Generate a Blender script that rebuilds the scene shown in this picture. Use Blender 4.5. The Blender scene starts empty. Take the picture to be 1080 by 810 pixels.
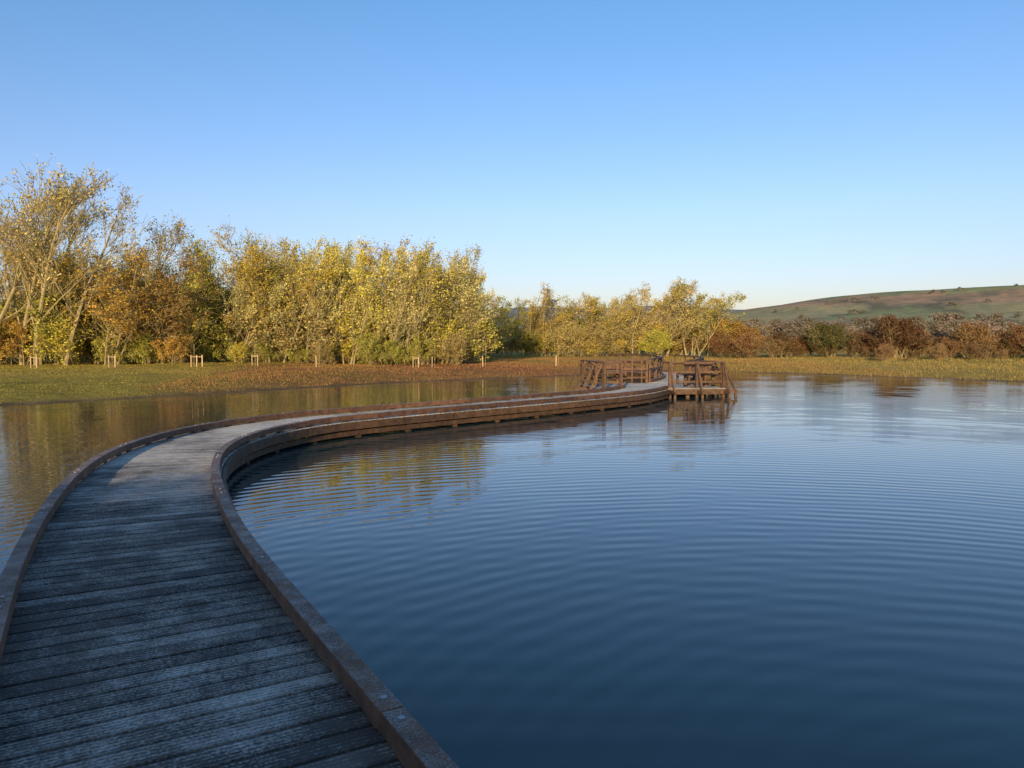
import bpy, math, random
import numpy as np
from mathutils import Vector
random.seed(5); np.random.seed(5)
scene=bpy.context.scene
scene.view_settings.view_transform='Standard'
scene.view_settings.look='None'
scene.view_settings.exposure=0
SUN_EL=math.radians(12.5); SUN_AZ=math.radians(192.0)   # clockwise from +Y
# ---------------------------------------------------------------- world
w=bpy.data.worlds.new("World"); scene.world=w; w.use_nodes=True
nt=w.node_tree; bg=nt.nodes['Background']
sky=nt.nodes.new('ShaderNodeTexSky'); sky.sky_type='NISHITA'; sky.sun_disc=False
sky.sun_elevation=SUN_EL; sky.sun_rotation=SUN_AZ; sky.air_density=1.0; sky.dust_density=0.8; sky.ozone_density=2.2
tc=nt.nodes.new('ShaderNodeTexCoord'); sp=nt.nodes.new('ShaderNodeSeparateXYZ'); rp=nt.nodes.new('ShaderNodeValToRGB')
nt.links.new(tc.outputs['Generated'],sp.inputs[0]); nt.links.new(sp.outputs[2],rp.inputs[0])
half=lambda c:(c[0]/2,c[1]/2,c[2]/2,1)
e=rp.color_ramp.elements; e[0].position=0; e[0].color=half((1.02,.85,.97)); e[1].position=.42; e[1].color=half((.86,1.2,1.44))
x_=e.new(.17); x_.color=half((1.14,1.11,1.36))
tint=nt.nodes.new('ShaderNodeMixRGB'); tint.blend_type='MULTIPLY'; tint.inputs[0].default_value=1
sc2=nt.nodes.new('ShaderNodeMixRGB'); sc2.blend_type='ADD'; sc2.inputs[0].default_value=1
nt.links.new(sky.outputs[0],tint.inputs[1]); nt.links.new(rp.outputs[0],tint.inputs[2])
nt.links.new(tint.outputs[0],sc2.inputs[1]); nt.links.new(tint.outputs[0],sc2.inputs[2])
nt.links.new(sc2.outputs[0],bg.inputs[0]); bg.inputs[1].default_value=0.15
sd=bpy.data.lights.new("sun",'SUN'); sd.energy=5.0; sd.angle=math.radians(0.5); sd.color=(1.0,0.77,0.44)
so=bpy.data.objects.new("sun",sd); scene.collection.objects.link(so)
S=Vector((math.sin(SUN_AZ)*math.cos(SUN_EL),math.cos(SUN_AZ)*math.cos(SUN_EL),math.sin(SUN_EL)))
so.rotation_euler=S.to_track_quat('Z','Y').to_euler(); so.location=(0,0,40)
# ---------------------------------------------------------------- camera
cd=bpy.data.cameras.new("camera"); cam=bpy.data.objects.new("camera",cd); scene.collection.objects.link(cam)
cam.location=(0,0,1.95); cam.rotation_euler=(math.radians(90-3.2),0,0); cd.lens=26.67; cd.sensor_width=36
cd.clip_end=20000; cd.clip_start=0.05; scene.camera=cam
# ---------------------------------------------------------------- material helpers
def new_mat(name):
    m=bpy.data.materials.new(name); m.use_nodes=True
    t=m.node_tree; b=t.nodes['Principled BSDF']
    return m,t,b
def N(t,typ,**kw):
    n=t.nodes.new(typ)
    for k,v in kw.items(): setattr(n,k,v)
    return n
def noise(t,vec,scale,detail=4,rough=0.55):
    n=N(t,'ShaderNodeTexNoise'); n.inputs['Scale'].default_value=scale; n.inputs['Detail'].default_value=detail
    n.inputs['Roughness'].default_value=rough
    if vec is not None: t.links.new(vec,n.inputs['Vector'])
    return n.outputs['Fac']
def ramp(t,fac,stops):
    r=N(t,'ShaderNodeValToRGB'); e=r.color_ramp.elements
    while len(e)<len(stops): e.new(0.5)
    for i,(p,c) in enumerate(stops):
        e[i].position=p; e[i].color=(c[0],c[1],c[2],1)
    t.links.new(fac,r.inputs[0]); return r.outputs[0]
def mixc(t,fac,a,b,mode='MIX'):
    m=N(t,'ShaderNodeMixRGB',blend_type=mode)
    for i,v in enumerate((fac,a,b)):
        if isinstance(v,(int,float)): m.inputs[i].default_value=v if i==0 else (v,v,v,1)
        elif isinstance(v,tuple): m.inputs[i].default_value=(v[0],v[1],v[2],1)
        else: t.links.new(v,m.inputs[i])
    return m.outputs[0]
def mth(t,op,a,b=0.0,c=0.0):
    m=N(t,'ShaderNodeMath',operation=op)
    for i,v in enumerate((a,b,c)):
        if isinstance(v,(int,float)): m.inputs[i].default_value=v
        else: t.links.new(v,m.inputs[i])
    return m.outputs[0]
def bump(t,h,dist,b,strength=1.0):
    n=N(t,'ShaderNodeBump'); n.inputs['Distance'].default_value=dist; n.inputs['Strength'].default_value=strength
    t.links.new(h,n.inputs['Height']); t.links.new(n.outputs[0],b.inputs['Normal'])
def objco(t): return N(t,'ShaderNodeTexCoord').outputs['Object']
def clampn(t,v):
    c=N(t,'ShaderNodeClamp'); t.links.new(v,c.inputs[0]); return c.outputs[0]
def maprange(t,v,a,b,c,d):
    mr=N(t,'ShaderNodeMapRange')
    for i,q in enumerate((a,b,c,d)): mr.inputs[i+1].default_value=q
    t.links.new(v,mr.inputs[0]); return mr.outputs[0]
# deck boards (frosted, grooved; sunlit far stretch painted paler)
m_deck,t,b=new_mat("frosted_sunlit_deck_boards")
co=objco(t); uv=N(t,'ShaderNodeUVMap').outputs[0]
sx=N(t,'ShaderNodeSeparateXYZ'); t.links.new(uv,sx.inputs[0])
at=N(t,'ShaderNodeAttribute',attribute_name='v')
grv=mth(t,'SINE',mth(t,'MULTIPLY',sx.outputs[0],2*math.pi/0.03))
edge=mth(t,'ABSOLUTE',mth(t,'SUBTRACT',mth(t,'FRACT',mth(t,'DIVIDE',sx.outputs[0],.15)),.5))
edark=maprange(t,edge,.36,.46,1.0,.5)
stain=ramp(t,noise(t,co,2.2,3,.6),[(0.3,(.044,.036,.033)),(0.7,(.115,.095,.082))])
c1=mixc(t,1.0,stain,ramp(t,at.outputs['Fac'],[(0,(.6,.6,.6)),(1,(1.35,1.3,1.25))]),'MULTIPLY')
fr=noise(t,co,75,1,.6); fr2=noise(t,co,.8,3,.6); fr3=noise(t,co,5,3,.7)
fm=mth(t,'MULTIPLY',mth(t,'SUBTRACT',mth(t,'ADD',mth(t,'MULTIPLY',fr,.7),mth(t,'ADD',mth(t,'MULTIPLY',fr2,.9),mth(t,'MULTIPLY',fr3,.6))),1.12),2.0)
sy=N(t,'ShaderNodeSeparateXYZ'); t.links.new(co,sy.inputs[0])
fm=mth(t,'ADD',mth(t,'ADD',fm,maprange(t,sy.outputs[1],5,13,.05,.85)),mth(t,'MULTIPLY',grv,0.15))  # frost thickens with distance: sunlight on the far stretch painted into the colour
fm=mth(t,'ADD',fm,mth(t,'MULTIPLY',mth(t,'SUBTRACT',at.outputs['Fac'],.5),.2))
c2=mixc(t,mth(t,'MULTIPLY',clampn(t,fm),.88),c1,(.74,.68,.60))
c2=mixc(t,1.0,c2,edark,'MULTIPLY')
t.links.new(c2,b.inputs['Base Color']); b.inputs['Roughness'].default_value=.7; b.inputs['Specular IOR Level'].default_value=.3
hh=mth(t,'ADD',mth(t,'MULTIPLY',grv,1.0),mth(t,'MULTIPLY',fr,1.0)); bump(t,hh,.0025,b)
# timber (kerbs, posts)
def timber(name,dark,light,frost=0.0):
    m,t,b=new_mat(name); co=objco(t)
    at=N(t,'ShaderNodeAttribute',attribute_name='v')
    c=ramp(t,noise(t,co,7,4,.7),[(0.3,dark),(0.72,light)])
    c=mixc(t,1.0,c,ramp(t,at.outputs['Fac'],[(0,(.65,.65,.65)),(1,(1.25,1.2,1.15))]),'MULTIPLY')
    if frost:
        ge=N(t,'ShaderNodeNewGeometry'); s=N(t,'ShaderNodeSeparateXYZ'); t.links.new(ge.outputs['Normal'],s.inputs[0])
        f=mth(t,'MULTIPLY',mth(t,'MULTIPLY',mth(t,'GREATER_THAN',s.outputs[2],.7),mth(t,'SUBTRACT',mth(t,'ADD',noise(t,co,90,2,.6),noise(t,co,6,3,.6)),.9)),frost)
        c=mixc(t,clampn(t,f),c,(.5,.48,.46))
    t.links.new(c,b.inputs['Base Color']); b.inputs['Roughness'].default_value=.65
    mp=N(t,'ShaderNodeMapping'); mp.inputs['Scale'].default_value=(1,1,4); t.links.new(co,mp.inputs[0])
    bump(t,noise(t,mp.outputs[0],25,4,.7),.005,b); return m
m_kerb=timber("weathered_kerb_timber",(.07,.035,.021),(.24,.115,.06),1.3)
m_post=timber("weathered_post_timber",(.06,.032,.018),(.20,.105,.048))
m_stake=timber("pale_stake_timber",(.35,.22,.10),(.6,.42,.22))
m_bolt,t,b=new_mat("galvanised_steel"); b.inputs['Base Color'].default_value=(.35,.35,.36,1); b.inputs['Metallic'].default_value=.8; b.inputs['Roughness'].default_value=.5
m_bark,t,b=new_mat("tree_bark"); co=objco(t)
t.links.new(ramp(t,noise(t,co,5,2),[(.3,(.23,.175,.075)),(.7,(.44,.35,.17))]),b.inputs['Base Color']); b.inputs['Roughness'].default_value=.9
def leafmat(name,use_obj=True,base=(.1,.08,.02),transl=.25):
    m=bpy.data.materials.new(name); m.use_nodes=True; t=m.node_tree; t.nodes.clear()
    o=N(t,'ShaderNodeOutputMaterial'); 
    at=N(t,'ShaderNodeAttribute',attribute_name='v'); 
    k=ramp(t,at.outputs['Fac'],[(0,(.5,.6,.5)),(.5,(1,1,1)),(1,(1.5,1.4,1.5))])
    if use_obj:
        oi=N(t,'ShaderNodeObjectInfo'); base=oi.outputs['Color']
    c=mixc(t,1.0,base,k,'MULTIPLY')
    d=N(t,'ShaderNodeBsdfDiffuse'); tr=N(t,'ShaderNodeBsdfTranslucent'); mx=N(t,'ShaderNodeMixShader'); mx.inputs[0].default_value=transl
    t.links.new(c,d.inputs[0]); t.links.new(c,tr.inputs[0]); t.links.new(d.outputs[0],mx.inputs[1]); t.links.new(tr.outputs[0],mx.inputs[2])
    t.links.new(mx.outputs[0],o.inputs[0]); return m
m_leaf=leafmat("autumn_leaves")
# ---------------------------------------------------------------- mesh builder
class MB:
    def __init__(s): s.v=[];s.f=[];s.a=[];s.uv=[];s.mi=[]
    def add(s,vs,fs,a=.5,uvs=None,mi=0):
        o=len(s.v); s.v.extend(vs); s.a.extend([a]*len(vs))
        s.uv.extend(uvs if uvs else [(0,0)]*len(vs))
        for f in fs: s.f.append([i+o for i in f]); s.mi.append(mi)
    def hexa(s,b4,z0,z1,a=.5,uvs=None,mi=0):
        vs=[(p[0],p[1],z0) for p in b4]+[(p[0],p[1],z1) for p in b4]
        s.add(vs,[(3,2,1,0),(4,5,6,7),(0,1,5,4),(1,2,6,5),(2,3,7,6),(3,0,4,7)],a,(uvs*2 if uvs else None),mi)
    def beam(s,p,q,w,h,a=None,up=(0,0,1),mi=0):
        p=Vector(p);q=Vector(q);d=(q-p).normalized();u=Vector(up)
        if abs(d.dot(u))>.95:u=Vector((1,0,0)) if abs(d.x)<.8 else Vector((0,1,0))
        r=d.cross(u).normalized()*w/2; n=r.cross(d).normalized()*h/2
        vs=[p-r-n,p+r-n,p+r+n,p-r+n,q-r-n,q+r-n,q+r+n,q-r+n]
        s.add([tuple(x) for x in vs],[(0,1,2,3),(7,6,5,4),(0,4,5,1),(1,5,6,2),(2,6,7,3),(3,7,4,0)],random.random() if a is None else a,None,mi)
    def obj(s,name,mats,parent=None,bevel=0,smooth=False):
        me=bpy.data.meshes.new(name); me.from_pydata(s.v,[],s.f)
        at=me.attributes.new('v','FLOAT','POINT'); at.data.foreach_set('value',np.array(s.a,dtype=np.float32))
        uvl=me.uv_layers.new(name='UVMap'); li=np.zeros(len(me.loops),dtype=np.int32); me.loops.foreach_get('vertex_index',li)
        uvl.data.foreach_set('uv',np.array(s.uv,dtype=np.float32)[li].ravel())
        for m in (mats if isinstance(mats,list) else [mats]): me.materials.append(m)
        me.polygons.foreach_set('material_index',np.array(s.mi,dtype=np.int32))
        if smooth: me.polygons.foreach_set('use_smooth',np.ones(len(me.polygons),dtype=bool))
        me.update()
        o=bpy.data.objects.new(name,me); scene.collection.objects.link(o)
        if parent: o.parent=parent
        if bevel:
            bm=o.modifiers.new('bevel','BEVEL'); bm.width=bevel; bm.segments=2; bm.limit_method='ANGLE'
        return o
def empty(name,loc=(0,0,0)):
    e=bpy.data.objects.new(name,None); scene.collection.objects.link(e); e.location=loc; e.empty_display_size=.3; return e
# ---------------------------------------------------------------- terrain
POND=np.array([(-75,-8),(-60,8),(-38,17),(-24,20.5),(-16,22.3),(-12.5,26),(-10.8,28.5),(-6,35),(-1,39.5),(3.2,43),(9,47),(14,48.5),(19.5,43.5),(24,37),(34,31),(50,22),(70,5),(80,-8),(40,-9),(10,-7.5),(-20,-9)],float)
def hnoise(x,y):
    return (np.sin(x*.31+1.3*np.sin(y*.17))*np.cos(y*.27+1.1*np.sin(x*.13))+.5*np.sin(x*.83+y*.41+2)*np.cos(y*.77-x*.2)+.25*np.sin(x*1.9-y*1.1)*np.sin(y*2.1+x*.7))
def sdf(x,y):
    x=np.asarray(x,float);y=np.asarray(y,float); dm=np.full(x.shape,1e9); ins=np.zeros(x.shape,bool); n=len(POND)
    for i in range(n):
        ax,ay=POND[i];bx,by=POND[(i+1)%n]; dx,dy=bx-ax,by-ay
        tt=np.clip(((x-ax)*dx+(y-ay)*dy)/(dx*dx+dy*dy),0,1)
        dm=np.minimum(dm,np.hypot(x-ax-tt*dx,y-ay-tt*dy))
        c=((ay>y)!=(by>y)); 
        with np.errstate(divide='ignore',invalid='ignore'): xi=(bx-ax)*(y-ay)/((by-ay) if by!=ay else 1e-9)+ax
        ins^=(c&(x<xi))
    return np.where(ins,-dm,dm)
def sstep(a,b,x):
    t=np.clip((x-a)/(b-a),0,1); return t*t*(3-2*t)
def height(x,y):
    x=np.asarray(x,float);y=np.asarray(y,float)
    d=sdf(x,y)+.25*hnoise(x*1.6,y*1.6)
    z=np.where(d>0,.05*np.minimum(d,3)+.42*(1-np.exp(-np.maximum(d-1,0)/8)),.12*np.maximum(d,-8))
    z=z+np.where(d>1,.05*hnoise(x,y),0)*np.clip(d/6,0,1)
    z=z+4.3*sstep(-11,-24,y)*sstep(160,60,np.abs(x))  # unseen bank behind the camera, added to shade the near deck
    r=np.hypot(x,y); az=np.degrees(np.arctan2(x,y))
    ax,ay=1750*math.sin(math.radians(34.5)),1750*math.cos(math.radians(34.5))
    ux,uy=math.cos(math.radians(34.5)),-math.sin(math.radians(34.5))
    a=(x-ax)*ux+(y-ay)*uy; bb=(x-ax)*uy*-1+(y-ay)*ux
    hill=107*np.exp(-(np.abs(a)/760)**2.3-(bb/480)**2)
    ridge=(140+9*np.sin(az*.21)+5*np.sin(az*.6+1))*sstep(1900,3300,r)*sstep(5200,3400,r)*np.where(y>0,1,0)
    mid=14*sstep(350,900,r)*sstep(1500,1000,r)*np.where(y>0,1,0)*(.6+.4*np.sin(az*.3+.5))
    return z+hill*(1+.05*np.sin(x*.008)*np.cos(y*.01)+.02*np.sin(x*.03+y*.02))+ridge+mid
NA=720; 
rad=np.concatenate([np.linspace(1,62,80),62*np.exp(np.linspace(0.016,math.log(9000/62),150))])
th=np.linspace(0,2*math.pi,NA,endpoint=False)
R,T=np.meshgrid(rad,th,indexing='ij'); GX=(R*np.sin(T)+4).ravel(); GY=(R*np.cos(T)+18).ravel()
GZ=height(GX,GY); nr=len(rad)
verts=np.stack([GX,GY,GZ],1); verts=np.vstack([verts,[4,18,-1]])
i=np.arange(nr-1)[:,None]*NA; j=np.arange(NA)[None,:]; j2=(j+1)%NA
quads=np.stack([(i+j),(i+j2),(i+NA+j2),(i+NA+j)],-1).reshape(-1,4)[:, ::-1]
faces=quads.tolist()+[[len(verts)-1,int(k),int((k+1)%NA)] for k in range(NA)]
me=bpy.data.meshes.new("ground"); me.from_pydata(verts.tolist(),[],faces)
D=sdf(GX,GY); hn=hnoise(GX*.7,GY*.7); rr=np.hypot(GX,GY)
def C(*c): return np.array(c,float)[None,:]
green=C(.36,.29,.055); straw=C(.50,.35,.10); brown=C(.42,.18,.075); mud=C(.22,.145,.085)
col=np.repeat(green,len(GX),0)
def lay(col,c,m): m=np.clip(m,0,1)[:,None]; return col*(1-m)+c*m
col=lay(col,straw,.35+.35*hn)
bm_=sstep(-17,-11,GX+.25*(GY-35))*sstep(18,6,GX)*(sstep(24,30,GY))*sstep(60,48,GY)
col=lay(col,brown,bm_*(.8+.35*hn))
col=lay(col,C(.40,.29,.08),sstep(12,18,GX)*.7)
col=lay(col,mud,sstep(1.3,.2,D))
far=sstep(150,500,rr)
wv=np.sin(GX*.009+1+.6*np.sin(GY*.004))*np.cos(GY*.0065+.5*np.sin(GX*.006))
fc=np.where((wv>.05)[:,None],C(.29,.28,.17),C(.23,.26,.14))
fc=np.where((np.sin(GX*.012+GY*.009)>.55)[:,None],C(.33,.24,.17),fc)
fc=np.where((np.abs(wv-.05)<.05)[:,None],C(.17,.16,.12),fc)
col=lay(col,fc,far)  # far field colours paled, haze painted in
col=lay(col,C(.22,.26,.31),sstep(2000,2700,rr)*.92)  # far ridge blue-grey: aerial haze painted into the ground colour
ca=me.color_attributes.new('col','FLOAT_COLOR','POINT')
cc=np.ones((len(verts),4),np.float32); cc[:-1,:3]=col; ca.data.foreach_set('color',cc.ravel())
me.polygons.foreach_set('use_smooth',np.ones(len(me.polygons),dtype=bool))
m_g,t,b=new_mat("grass_mud_painted_haze"); co=objco(t)
at=N(t,'ShaderNodeAttribute',attribute_name='col')
k=ramp(t,noise(t,co,1.1,5,.7),[(.3,(.6,.6,.6)),(.7,(1.35,1.3,1.25))])
c=mixc(t,1.0,at.outputs['Color'],k,'MULTIPLY')
c=mixc(t,1.0,c,ramp(t,noise(t,co,.06,3,.6),[(.35,(.8,.85,.8)),(.65,(1.2,1.1,1.05))]),'MULTIPLY')
c=mixc(t,1.0,c,ramp(t,noise(t,co,.012,5,.7),[(.4,(.75,.8,.8)),(.6,(1.15,1.1,1.05))]),'MULTIPLY')
t.links.new(c,b.inputs['Base Color']); b.inputs['Roughness'].default_value=1; b.inputs['Specular IOR Level'].default_value=.1
bump(t,noise(t,co,3,5,.75),.2,b)
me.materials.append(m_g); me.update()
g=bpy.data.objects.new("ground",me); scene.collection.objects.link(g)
# ---------------------------------------------------------------- water
wb=MB(); wb.add([(-90,-20,0),(95,-20,0),(95,56,0),(-90,56,0)],[(0,1,2,3)])
m_w,t,b=new_mat("pond_water"); co=objco(t)
b.inputs['Base Color'].default_value=(.026,.050,.050,1); b.inputs['Roughness'].default_value=.015; b.inputs['IOR'].default_value=1.34
def rings(cx,cy,lam,dist,nsc):
    v=N(t,'ShaderNodeVectorMath',operation='DISTANCE'); t.links.new(co,v.inputs[0]); v.inputs[1].default_value=(cx,cy,0)
    l=mth(t,'ADD',v.outputs['Value'],mth(t,'MULTIPLY',noise(t,co,nsc,2,.5),dist))
    return mth(t,'SINE',mth(t,'MULTIPLY',l,2*math.pi/lam)),v.outputs['Value']
am=ramp(t,noise(t,co,.3,2),[(.35,(.25,.25,.25)),(.65,(1,1,1))])
r1,d1=rings(2.6,2.5,.235,.3,.6); r2,_=rings(0.5,-2,.31,.6,.35)
near=maprange(t,d1,1.5,7,.35,1.0)
h1=mth(t,'MULTIPLY',mth(t,'MULTIPLY',mth(t,'MULTIPLY',r1,near),.0012),am)
h2=mth(t,'MULTIPLY',mth(t,'MULTIPLY',r2,mth(t,'SUBTRACT',1.25,am)),.0006)
h3=mth(t,'ADD',mth(t,'MULTIPLY',noise(t,co,1.3,2,.4),.0025),mth(t,'MULTIPLY',noise(t,co,7,1,.5),.0004))
bump(t,mth(t,'ADD',h1,mth(t,'ADD',h2,h3)),1.0,b)
wo=wb.obj("water",m_w)
# ---------------------------------------------------------------- boardwalk
ZD=.33
inner=np.array([(5.4,-8.2),(3.5,-4),(1.28,0),(-0.22,2.68),(-1.3,4.55),(-2.08,5.95),(-2.88,7.6),(-3.6,9.3),(-4.08,10.9),(-4.22,12.4),(-4.05,13.7),(-3.5,15.0),(-2.5,16.2),(-0.9,17.9),(1.55,20.4),(4.0,23.2),(5.4,25.9),(6.6,28.8),(7.9,32),(8.7,35.5),(8.6,39),(7.9,42),(6.6,44.8),(5.9,45.8)],float)
def cr(P,n=24):
    P=np.vstack([2*P[0]-P[1],P,2*P[-1]-P[-2]]); out=[]
    for k in range(1,len(P)-2):
        for s in np.linspace(0,1,n,endpoint=False):
            a,b_,c,d=P[k-1:k+3]
            out.append(.5*((2*b_)+(-a+c)*s+(2*a-5*b_+4*c-d)*s*s+(-a+3*b_-3*c+d)*s**3))
    out.append(P[-2]); return np.array(out)
def resample(P,step):
    d=np.r_[0,np.cumsum(np.hypot(*np.diff(P,axis=0).T))]; s=np.arange(0,d[-1],step)
    return np.stack([np.interp(s,d,P[:,0]),np.interp(s,d,P[:,1])],1)
def smooth(P,n):
    for _ in range(n): P[1:-1]=(P[:-2]+2*P[1:-1]+P[2:])/4
    return P
ie=smooth(resample(cr(inner),.1),40)
def normals(P):
    t_=np.gradient(P,axis=0); t_/=np.hypot(t_[:,0],t_[:,1])[:,None]; return t_,np.stack([-t_[:,1],t_[:,0]],1)
_,nl=normals(ie)
WID=1.62
cl=smooth(resample(ie+nl*WID/2,.05),60); 
tn,nl=normals(cl); step=.05
HW=WID/2
def cpt(k,off): k=int(min(max(k,0),len(cl)-1)); return cl[k]+nl[k]*off
bw=empty("boardwalk")
PC=np.array([5.05,27.9]); pa=math.radians(8); PX=np.array([math.cos(pa),math.sin(pa)]); PY=np.array([-math.sin(pa),math.cos(pa)])
PHX,PHY=2.2,1.75
def pl(a,b_): return PC+PX*a+PY*b_
loc=np.stack([(cl-PC)@PX,(cl-PC)@PY],1)
inplat=(np.abs(loc[:,1])<PHY)&(np.abs(loc[:,0])<PHX)
db=MB(); k=0; pitch=3  # boards of 0.15 m
while k+pitch<len(cl):
    if not inplat[k] and not inplat[k+pitch]:
        g_=.005
        p0=cl[k]+tn[k]*g_; p1=cl[k+pitch]-tn[k+pitch]*g_
        jz=random.uniform(-.002,.002); e=random.uniform(-.004,.004)
        b4=[p0-nl[k]*(HW+e),p1-nl[k+pitch]*(HW+e),p1+nl[k+pitch]*(HW+e),p0+nl[k]*(HW+e)]
        u0,u1=k*step,(k+pitch)*step
        db.hexa(b4[::1],ZD-.035+jz,ZD+jz,random.random(),[(u0,0),(u1,0),(u1,WID),(u0,WID)])
    k+=pitch
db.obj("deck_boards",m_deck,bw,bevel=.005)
kb=MB(); bo=MB(); fb=MB(); ps=MB()
def strip(mb,k0,k1,o0,o1,z0,z1,a,sub=6):
    ks=list(range(k0,k1,sub))+[k1]; 
    vs=[]
    for kk in ks:
        A=cpt(kk,o0);B=cpt(kk,o1); vs+=[(A[0],A[1],z0),(B[0],B[1],z0),(B[0],B[1],z1),(A[0],A[1],z1)]
    for q,sg in ((0,1),(len(ks)-1,-1)):
        tt=tn[min(ks[q],len(cl)-1)]*.004*sg
        for e in range(4): v=vs[q*4+e]; vs[q*4+e]=(v[0]+tt[0],v[1]+tt[1],v[2])
    fs=[]
    for q in range(len(ks)-1):
        o=q*4
        for e in range(4): fs.append((o+e,o+(e+1)%4,o+4+(e+1)%4,o+4+e))
    fs.append((3,2,1,0)); o=(len(ks)-1)*4; fs.append((o,o+1,o+2,o+3))
    if o1>o0: fs=[tuple(reversed(f)) for f in fs]
    mb.add(vs,fs,a)
for sgn in (-1,1):
    k=0 if sgn<0 else 14
    while k<len(cl)-8:
        L=random.choice([44,48,52]); k1=min(k+L,len(cl)-1)
        seg=inplat[k:k1]
        kk0,kk1=k,k1
        if seg.any():
            out=np.where(~inplat[k:k1+1])[0]
            if len(out)<4: k=k1; continue
            if not inplat[k]: kk1=k+int(np.where(inplat[k:k1+1])[0][0])-1
            else: kk0=k+int(np.where(inplat[k:k1+1])[0][-1])+1
        if kk1-kk0>4:
            o0,o1=sgn*(HW-.115),sgn*(HW-.012)
            zz=random.uniform(-.003,.003)
            strip(kb,kk0,kk1-0,o0,o1,ZD+.028,ZD+.125+zz,random.random())
            for q in range(kk0+3,kk1-2,max(1,(kk1-kk0-6)//3)):
                c0=cpt(q,sgn*(HW-.064)); tt=tn[q]
                kb.beam((*(c0-tt*.06),ZD+.0145),(*(c0+tt*.06),ZD+.0145),.08,.025)
            for q in (kk0+2,kk1-2):
                c0=cpt(q,sgn*(HW-.064)); tt=tn[q]
                n=10; vs=[];r_=.015
                for z in (ZD+.12,ZD+.133):
                    for a_ in range(n): vs.append((c0[0]+r_*math.cos(a_*2*math.pi/n),c0[1]+r_*math.sin(a_*2*math.pi/n),z))
                bo.add(vs,[tuple(range(n,2*n))]+[(a_,(a_+1)%n,(a_+1)%n+n,a_+n) for a_ in range(n)])
            strip(fb,kk0,kk1,sgn*(HW+.008),sgn*(HW+.05),ZD-.16,ZD-.012,random.random())
            strip(fb,kk0,kk1,sgn*(HW-.03),sgn*(HW-.005),ZD-.29,ZD-.19,random.random()*.4)
        k=k1
k=10
while k<len(cl)-2:
    if not inplat[k]:
        for sgn in (-1,1):
            c0=cpt(k,sgn*(HW-.10)); ps.beam((*c0,-.8),(*c0,ZD-.04),.12,.12,up=(tn[k][0],tn[k][1],0))
        a0=cpt(k,-HW+.05);a1=cpt(k,HW-.05); o_=tn[k]*.09
        ps.beam((*(a0+o_),ZD-.125),(*(a1+o_),ZD-.125),.06,.16)
    k+=28
kb.obj("kerb_rails",m_kerb,bw,bevel=.007); fb.obj("fascia_boards",m_post,bw,bevel=.004); ps.obj("support_posts",m_post,bw); bo.obj("kerb_bolts",m_bolt,bw)
hr=MB()
kex=int(np.where(inplat)[0][-1])+8
ks=list(range(kex,len(cl)-1,28))
for sgn in (-1,1):
    for a,kq in enumerate(ks):
        c0=cpt(kq,sgn*(HW+.11)); hr.beam((*c0,-.3),(*c0,ZD+.88),.08,.08)
        if a+1<len(ks):
            mid=(kq+ks[a+1])//2
            for s0,s1 in ((kq,mid),(mid,ks[a+1])):
                A=cpt(s0,sgn*(HW+.11));B=cpt(s1,sgn*(HW+.11))
                hr.beam((*A,ZD+.91),(*B,ZD+.91),.13,.045)
                hr.beam((*(A-nl[s0]*sgn*.06),ZD+.5),(*(B-nl[s1]*sgn*.06),ZD+.5),.035,.09)
hr.obj("guard_rails",m_post,bw)
# ---------------------------------------------------------------- viewing platform
vp=empty("viewing_platform")
pb=MB(); n=int(2*PHY/.15)
for q in range(n):
    b0=-PHY+q*.15+.004; b1=b0+.142
    pb.hexa([pl(-PHX,b0),pl(PHX,b0),pl(PHX,b1),pl(-PHX,b1)],ZD-.035,ZD+random.uniform(-.001,.001),random.random(),[(q*.15,0),(q*.15,5),(q*.15+.15,5),(q*.15+.15,0)])
pb.obj("deck_boards",m_deck,vp)
pr=MB()
RH=.90
def rail_run(a,b_,out,nseg,brace=True,rails=(.22,.56)):
    a=np.array(a);b_=np.array(b_);out=np.array(out)
    for q in range(nseg+1):
        c=a+(b_-a)*q/nseg; o=PX*out[0]+PY*out[1]; p=PC+PX*c[0]+PY*c[1]
        pr.beam((*p,-.8),(*p,ZD+RH-.024),.09,.09,up=(*PX,0))
        if brace:
            f=p+o*.52
            pr.beam((*f,ZD-.16),(*(p+o*.06),ZD+RH-.04),.06,.06)
            pr.beam((*(p-o*.3),ZD-.13),(*(f+o*.06),ZD-.13),.055,.11)
            pr.beam((*f,-.8),(*f,ZD-.2),.08,.08)
    A=PC+PX*a[0]+PY*a[1]; B=PC+PX*b_[0]+PY*b_[1]; o=PX*out[0]+PY*out[1]
    dd=(B-A)/np.linalg.norm(B-A)
    pr.beam((*(A-dd*.05),ZD+RH),(*(B+dd*.05),ZD+RH),.13,.042)
    for z in rails: pr.beam((*(A-o*.07),ZD+z),(*(B-o*.07),ZD+z),.03,.07)
    pr.beam((*(A+o*.07),ZD-.12),(*(B+o*.07),ZD-.12),.05,.18)
E=.06
fe=loc[np.where(inplat)[0][0]][0]; fx=loc[np.where(inplat)[0][-1]][0]
rail_run((-PHX+E,-PHY+E),(fe-.86,-PHY+E),(0,-1),1,False)
rail_run((fe+.88,-PHY+E),(PHX-E,-PHY+E),(0,-1),2,True)
rail_run((-PHX+E,-PHY+.2),(-PHX+E,PHY-.2),(-1,0),3)
rail_run((PHX-E,-PHY+.2),(PHX-E,PHY-.2),(1,0),4,True,(.2,.42,.64))
rail_run((-PHX+E,PHY-E),(fx-.9,PHY-E),(0,1),3,False,(.22,.56))
if fx+1.0<PHX-.3: rail_run((fx+1.0,PHY-E),(PHX-E,PHY-E),(0,1),1,False)
pr.obj("guard_rails",m_post,vp)
pj=MB()
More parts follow.
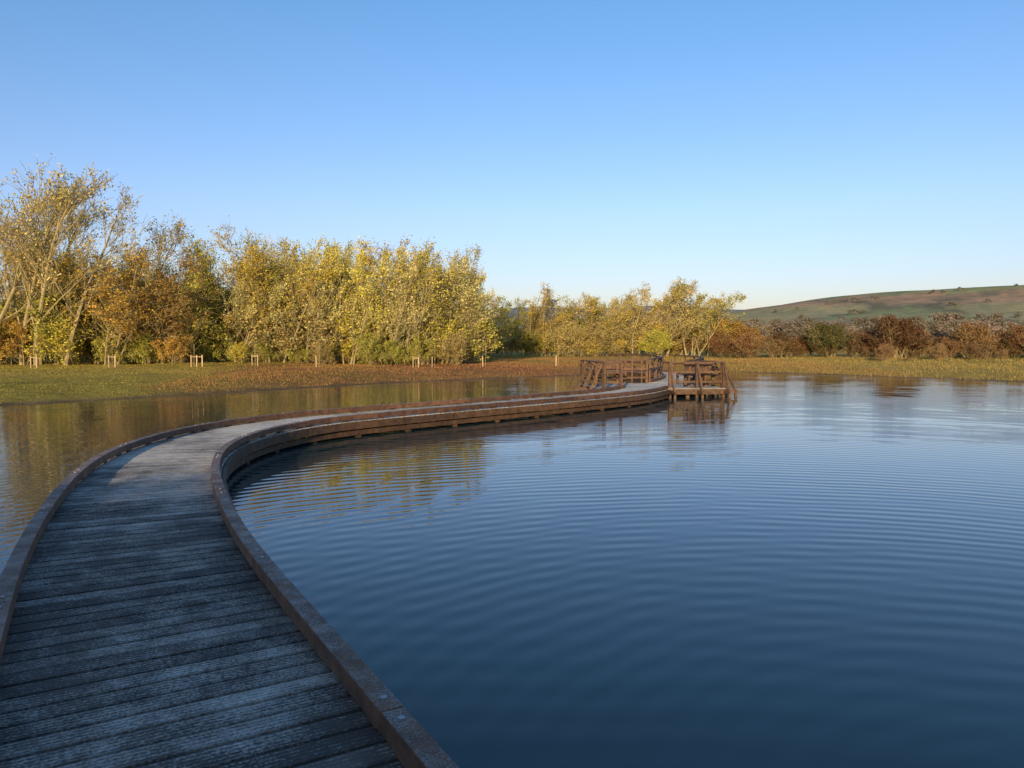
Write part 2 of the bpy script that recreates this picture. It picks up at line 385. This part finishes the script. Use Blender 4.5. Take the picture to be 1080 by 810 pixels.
for q in range(6):
    bq=-PHY+.25+q*(2*PHY-.5)/5; pj.beam((*pl(-PHX+.1,bq),ZD-.125),(*pl(PHX-.1,bq),ZD-.125),.07,.16)
    for a_ in (-1.5,-.4,.9): pj.beam((*pl(a_,bq),-.8),(*pl(a_,bq),ZD-.21),.12,.12)
pj.obj("joists",m_post,vp)
def bench(a,b_,rot,L=1.5):
    c=pl(a,b_); e=empty("bench",(c[0],c[1],ZD)); e.rotation_euler=(0,0,pa+rot)
    s=MB()
    for q in range(3): s.beam((-L/2,-.14+q*.14,.45),(L/2,-.14+q*.14,.45),.12,.045)
    s.obj("seat",m_kerb,e)
    s=MB()
    for q in range(2): s.beam((-L/2,.24+q*.03,.64+q*.17),(L/2,.24+q*.03,.64+q*.17),.035,.12)
    s.obj("backrest",m_kerb,e)
    for i_,xx in enumerate((-L/2+.2,L/2-.2)):
        s=MB(); s.beam((xx,-.16,0),(xx,-.16,.42),.08,.08); s.beam((xx,.19,0),(xx,.27,.9),.08,.07); s.beam((xx,-.2,.39),(xx,.2,.39),.06,.07)
        s.obj("leg_%d"%(i_+1),m_kerb,e)
bench(1.4,-.9,math.pi,1.0); bench(-1.35,.9,0,1.3); bench(1.6,.5,-math.pi/2,1.3)
# ---------------------------------------------------------------- trees
def leaf_quads(centers,size,rng,flat=.0):
    n=len(centers); a=rng.normal(size=(n,3)); a/=np.linalg.norm(a,axis=1)[:,None]
    b_=rng.normal(size=(n,3)); b_-=a*(a*b_).sum(1)[:,None]; b_/=np.linalg.norm(b_,axis=1)[:,None]
    s=(size*rng.uniform(.6,1.4,n))[:,None]
    a=a*s; b_=b_*s*.6
    return np.stack([centers-a,centers-b_,centers+a,centers+b_],1).reshape(-1,3)
def make_tree(name,seed,H,stems,counts,leaves,lsize,spread=.5,lean=(0,0),trunk_r=.14,low=.15,clump=.25,minr=.009):
    rng=np.random.default_rng(seed); V=[];F=[];LC=[];LV=[]
    def tube(P,r0,r1,sides):
        n=len(P); o=len(V)
        for q,p in enumerate(P):
            d=(P[min(q+1,n-1)]-P[max(q-1,0)]); d/=np.linalg.norm(d)+1e-9
            u=np.cross(d,(0.3,.9,.1)); u/=np.linalg.norm(u)+1e-9; v=np.cross(d,u); r=r0+(r1-r0)*q/(n-1)
            for e in range(sides):
                an=2*math.pi*e/sides; V.append(p+r*(math.cos(an)*u+math.sin(an)*v))
        for q in range(n-1):
            for e in range(sides): F.append((o+q*sides+e,o+q*sides+(e+1)%sides,o+(q+1)*sides+(e+1)%sides,o+(q+1)*sides+e))
    def grow(p,d,L,r,lv,maxlv):
        ns=[8,5,3,2][min(lv,3)]; P=[np.array(p)]; d=np.array(d,float)
        for q in range(ns):
            d=d+rng.normal(0,[.07,.11,.13,.15][min(lv,3)],3)+np.array([lean[0],lean[1],.13 if lv else .05]); d/=np.linalg.norm(d)
            P.append(P[-1]+d*L/ns)
        tube(P,r,max(r*(.25 if lv<3 else .5),minr*.6),[7,4,3,3][min(lv,3)])
        if lv<maxlv:
            n=counts[lv]
            for c in range(n):
                tt=(low if lv==0 else .2)+(1-(low if lv==0 else .2))*((c+rng.uniform(0,1))/n)**.9
                x=tt*ns; q=min(int(x),ns-1); pp=P[q]+(P[q+1]-P[q])*(x-q); dd=P[q+1]-P[q]; dd/=np.linalg.norm(dd)
                rv=rng.normal(size=3); rv-=dd*(rv@dd); rv/=np.linalg.norm(rv)
                ang=math.radians(rng.uniform(22,48))*(1.1-.35*tt)
                nd=dd*math.cos(ang)+rv*math.sin(ang)*(1+spread*.3)
                nl_=L*[.42*(1.15-.75*tt)*(.7+spread),.5*(1.1-.5*tt),.6][min(lv,2)]*rng.uniform(.7,1.25)
                grow(pp,nd,nl_,max(r*(1-.7*tt)*.5,minr),lv+1,maxlv)
        else:
            k=rng.poisson(leaves*rng.choice([.3,1,1.7])) ; 
            if k:
                tt=rng.uniform(.1,1.1,k)[:,None]; c=P[0]+(P[-1]-P[0])*tt+rng.normal(0,clump*.35,(k,3)); LC.append(c)
                LV.append(np.clip(np.full(k,rng.uniform(.2,.8))+rng.normal(0,.16,k),0,1))
    for s in range(stems):
        an=rng.uniform(0,6.28); rr_=0 if stems==1 else rng.uniform(.1,.5)
        tilt=rng.uniform(.05,.32) if stems>1 else rng.uniform(0,.08)
        hh_=H*(1 if s==0 else rng.uniform(.6,.95))
        grow((rr_*math.cos(an),rr_*math.sin(an),-.25),(math.cos(an)*tilt*(1+spread*.5),math.sin(an)*tilt*(1+spread*.5),1),hh_*.86,trunk_r*hh_/H,0,len(counts))
    nb=len(V); nf=len(F)
    LCc=np.vstack(LC) if LC else np.zeros((0,3)); LVv=np.concatenate(LV) if LV else np.zeros(0)
    keep=LCc[:,2]>.1; LCc=LCc[keep]; LVv=LVv[keep]
    Q=leaf_quads(LCc,lsize,rng)
    allv=np.vstack([np.array(V),Q]); nL=len(LCc)
    allv[:,2]*=H/np.percentile(allv[:,2],99.8)
    idx=(nb+np.arange(nL*4)).reshape(-1,4).tolist()
    me=bpy.data.meshes.new(name); me.from_pydata(allv.tolist(),[],[list(f) for f in F]+idx)
    at=me.attributes.new('v','FLOAT','POINT'); at.data.foreach_set('value',np.concatenate([np.full(nb,.5),np.repeat(LVv,4)]).astype(np.float32))
    me.materials.append(m_bark); me.materials.append(m_leaf)
    me.polygons.foreach_set('material_index',np.r_[np.zeros(nf),np.ones(nL)].astype(np.int32)); me.update()
    return me
T_tall=[make_tree("tall_tree_mesh",11+i_,10,2+i_%2,(13,7,5),2.6+i_*.8,.06,.5,(.02,0),.13,.2,.25,.011) for i_ in range(3)]
T_full=[make_tree("full_tree_mesh",31+i_,8,4,(10,7,5),5.2,.058,.7,(.03,0),.10,.13,.32,.010) for i_ in range(4)]
T_slim=[make_tree("slim_tree_mesh",51+i_,7,4,(12,6,4),4.2,.055,.35,(.03,0),.06,.16,.27,.010) for i_ in range(3)]
T_bush=[make_tree("shrub_mesh",71+i_,3,6,(9,6,4),5,.055,.9,(0,0),.03,.03,.25,.008) for i_ in range(3)]
T_dense=[make_tree("dense_shrub_mesh",91+i_,3.2,6,(9,6,4),9,.065,.9,(0,0),.04,.02) for i_ in range(2)]
T_far=[make_tree("far_tree_mesh",111+i_,9,2,(8,6,3),12,.22,.9,(0,0),.16,.1,.7,.03) for i_ in range(2)]
def place(name,me,x,y,h,color,h0,wide=1.0,coll=None):
    o=bpy.data.objects.new(name,me); (coll or scene.collection).objects.link(o)
    s=h/h0; o.scale=(s*wide,s*wide,s); o.rotation_euler=(0,0,random.uniform(-.9,.9)); o.location=(x,y,float(height(np.array([x]),np.array([y]))[0])-.05)
    o.color=(*color,1); return o
GOLD=(.58,.43,.065); YEL=(.62,.53,.085); OLIV=(.44,.41,.075); TAN=(.54,.42,.14); RUST=(.22,.10,.045); DGR=(.14,.14,.05); PALE=(.62,.55,.20); ORG=(.50,.31,.06); BRN=(.28,.16,.075); DRK=(.15,.08,.042)
def vary(c,s=.15): k=random.uniform(1-s,1+s); return (c[0]*k,c[1]*k*random.uniform(.95,1.05),c[2]*k)
rc=random.choice
for x,y,h,c in [(-40,47,11,GOLD),(-36,45,11.5,TAN),(-32.6,46,11.4,GOLD),(-30.6,47.5,11.3,TAN),(-29,46.5,11.5,PALE),(-27.2,45.5,10.6,GOLD),(-25.4,48,9.6,GOLD),(-34,52,11,TAN),(-31,52,10.5,GOLD)]:
    place("ash_tree",rc(T_tall),x,y,h,vary(c),10,1.1)
for x,y,h,c in [(-25,47,7.4,ORG),(-23.2,48.5,7.2,(.38,.22,.06)),(-24.5,52,6.8,GOLD),(-22.2,51,6.4,OLIV),(-26.6,49,6.8,ORG)]:
    place("cherry_tree",rc(T_slim),x,y,h,vary(c),7,1.4)
for x,y,h,c in [(-19.6,52,8.9,YEL),(-17,51.5,8.9,GOLD),(-14.4,52,8.1,OLIV),(-12.4,51,8.5,YEL),(-9.8,52.5,8.5,GOLD),(-7.2,51,8.0,YEL),(-4.9,52,7.8,PALE),(-3.4,52.5,6.8,PALE),
                (-21,60,9,GOLD),(-17.5,61,9.4,OLIV),(-14,60,9,YEL),(-10.5,61,9.4,GOLD),(-6.5,60,8.6,GOLD),(-27,60,8.5,GOLD),(-33,60,9,OLIV)]:
    place("willow_tree",rc(T_full),x,y,h,vary(c),8,1.08)
for x,y,h,c in [(-18.3,50,7,PALE),(-15.6,50.5,7.6,GOLD),(-13.2,49.6,7,PALE),(-11,50,7.4,YEL),(-8.4,50,7.3,PALE),(-6,50.2,6.8,YEL),(-21.5,49,5.8,YEL)]:
    place("birch_tree",rc(T_slim),x,y,h,vary(c),7,1.2)
for x,y,h,c in [(-.9,74,5.6,OLIV),(1.4,76,6.1,TAN),(3.8,75,7.0,TAN),(6.4,77,6.0,OLIV),(8.4,75,5.6,GOLD),(10,75,6.2,TAN),(12.2,76,7.0,GOLD),(14.6,74,7.2,TAN),(16.2,76,7.2,GOLD),(17.6,74,7.4,OLIV),(19.2,75,6,GOLD),(-3.5,76,6,TAN),(-2,70,4.6,YEL),(11.2,78,6.5,OLIV),(5,78,6.4,TAN),(2.4,74,5.2,GOLD)]:
    place("alder_tree",rc(T_slim),x,y,h,vary(c),7,1.45)
def thicket(name,x0,x1,y0,y1,step_,h0,h1,cols,meshes,wide=1.2):
    x=x0
    coll=bpy.data.collections.new(name); scene.collection.children.link(coll)
    while x<x1:
        y=random.uniform(y0,y1); place(name,rc(meshes),x,y,random.uniform(h0,h1),vary(rc(cols),.3),3.1,wide,coll); x+=step_*random.uniform(.6,1.4)
thicket("hedgerow_shrub",-44,-21,48,52,1.7,3,5,[GOLD,OLIV,OLIV,YEL],T_bush+T_dense,1.3)
thicket("hedgerow_shrub",-42,-20,46,48,2.2,1.6,3.4,[OLIV,YEL,ORG,GOLD],T_bush)
thicket("hedgerow_shrub",-21,-3,51,54,1.5,2.5,4.8,[OLIV,GOLD,TAN,YEL],T_bush+T_dense,1.3)
thicket("hedgerow_shrub",-21,-3,49,51,2.0,1.2,2.8,[OLIV,YEL,TAN],T_bush)
thicket("hedgerow_shrub",-40,-3,64,67,3.0,4,6,[OLIV,GOLD,TAN],T_dense,1.5)
thicket("hedgerow_shrub",-4,21,72,78,1.2,1.8,3.5,[TAN,GOLD,BRN,OLIV],T_bush+T_dense)
thicket("hedgerow_shrub",20,56,66,71,1.05,1.4,2.7,[BRN,DRK,RUST,DRK,RUST,(.30,.24,.09)],T_bush+T_dense[:1],1.3)
thicket("hedgerow_shrub",28,54,57,61,1.4,.8,1.7,[RUST,BRN,DRK],T_bush)
for x,y,h,c in [(33.5,66,3.6,DRK),(28.5,68,3.1,DGR),(39,64,2.9,BRN),(35,67,3.0,DRK),(21.5,75,3.6,ORG),(45,64,2.9,RUST),(23,74,3,(.38,.22,.065))]:
    place("hawthorn_shrub",rc(T_dense),x,y,h,vary(c),3.2,1.25)
thicket("shade_bank_shrub",-50,30,-27,-24,1.8,2.4,3.2,[DGR,OLIV],T_dense,1.8)  # unseen shrubs on the rear bank, added to cast the foreground shade
# distant woodland: one instanced collection
dw=bpy.data.collections.new("distant_woodland"); scene.collection.children.link(dw)
for q in range(240):  # tree colours greyed towards the distance, haze painted into the leaves
    if q<150: x=random.uniform(45,290); y=random.uniform(190,400)+abs(x-100)*.3; c=rc([(.32,.25,.18),(.28,.23,.17),(.24,.20,.15)]); h=random.uniform(6,11)
    elif q<190:
        a_=random.uniform(.1,.7); r_=random.uniform(600,1000); x=r_*math.sin(a_); y=r_*math.cos(a_); c=(.26,.24,.22); h=random.uniform(7,11)
    else:
        a_=random.uniform(.33,.66); tt=random.randrange(4); r_=1050+tt*150+60*math.sin(a_*9+tt); x=r_*math.sin(a_); y=r_*math.cos(a_); c=(.22,.21,.18); h=random.uniform(5,9)
    place("distant_tree",rc(T_far),x,y,h,vary(c),9,1.7,dw)
# ---------------------------------------------------------------- grass and reeds on the banks
def blades(name,n,xr,yr,dmin,dmax,h0,h1,wd,col,seed,thr=-.4):
    rng=np.random.default_rng(seed); x=rng.uniform(*xr,n); y=rng.uniform(*yr,n); d=sdf(x,y); k=(d>dmin)&(d<dmax)
    k&=(hnoise(x*2.2,y*2.2)+rng.normal(0,.5,n)>thr)
    x=x[k];y=y[k]; z=height(x,y)-.02; n=len(x); h=rng.uniform(h0,h1,n); a=rng.uniform(0,6.28,n)
    dx=np.cos(a)*wd;dy=np.sin(a)*wd; lx=rng.normal(0,.35,n)*h; ly=rng.normal(0,.35,n)*h
    P=np.stack([np.stack([x-dx,y-dy,z],1),np.stack([x+dx,y+dy,z],1),np.stack([x+lx,y+ly,z+h],1)],1).reshape(-1,3)
    me=bpy.data.meshes.new(name); me.from_pydata(P.tolist(),[],np.arange(len(P)).reshape(-1,3).tolist())
    at=me.attributes.new('v','FLOAT','POINT'); at.data.foreach_set('value',np.repeat(np.clip(rng.normal(.5,.15,n),0,1),3).astype(np.float32))
    me.materials.append(leafmat(name+"_blades",False,col,.25)); o=bpy.data.objects.new(name,me); scene.collection.objects.link(o)
blades("grass",80000,(-48,-8),(18,52),.6,30,.02,.08,.022,(.36,.29,.055),1,-.6)
blades("dead_grass",70000,(-14,22),(28,66),.5,24,.03,.12,.022,(.38,.19,.08),2,-.6)
blades("reeds",60000,(12,62),(24,66),.2,26,.04,.19,.022,(.38,.27,.08),3,-.6)
# ---------------------------------------------------------------- sapling stakes
for x,y,k in [(-22.3,42,2),(-18.6,44,3),(-15.4,45,2),(-11.6,45,1),(-6,46,2),(-4.9,46.5,1),(-1.8,47,1),(2.9,50,1),(-26,41,2)]:
    z=float(height(np.array([x]),np.array([y]))[0]); e=empty("tree_stake",(x,y,z))
    s=MB()
    for q in range(k): s.beam((q*.32,0,-.2),(q*.32+random.uniform(-.03,.03),0,.68),.06,.06)
    if k>1: s.beam((-.03,0,.58),((k-1)*.32+.03,0,.58),.03,.05)
    s.obj("posts",m_stake,e)
    s=MB(); s.beam((.16,0,-.1),(.18,.02,1.3),.02,.02); 
    for q in range(6): s.beam((.17,0,.8+q*.08),(.17+random.uniform(-.25,.25),random.uniform(-.2,.2),1.0+q*.1),.008,.008)
    s.obj("sapling_stem",m_bark,e)
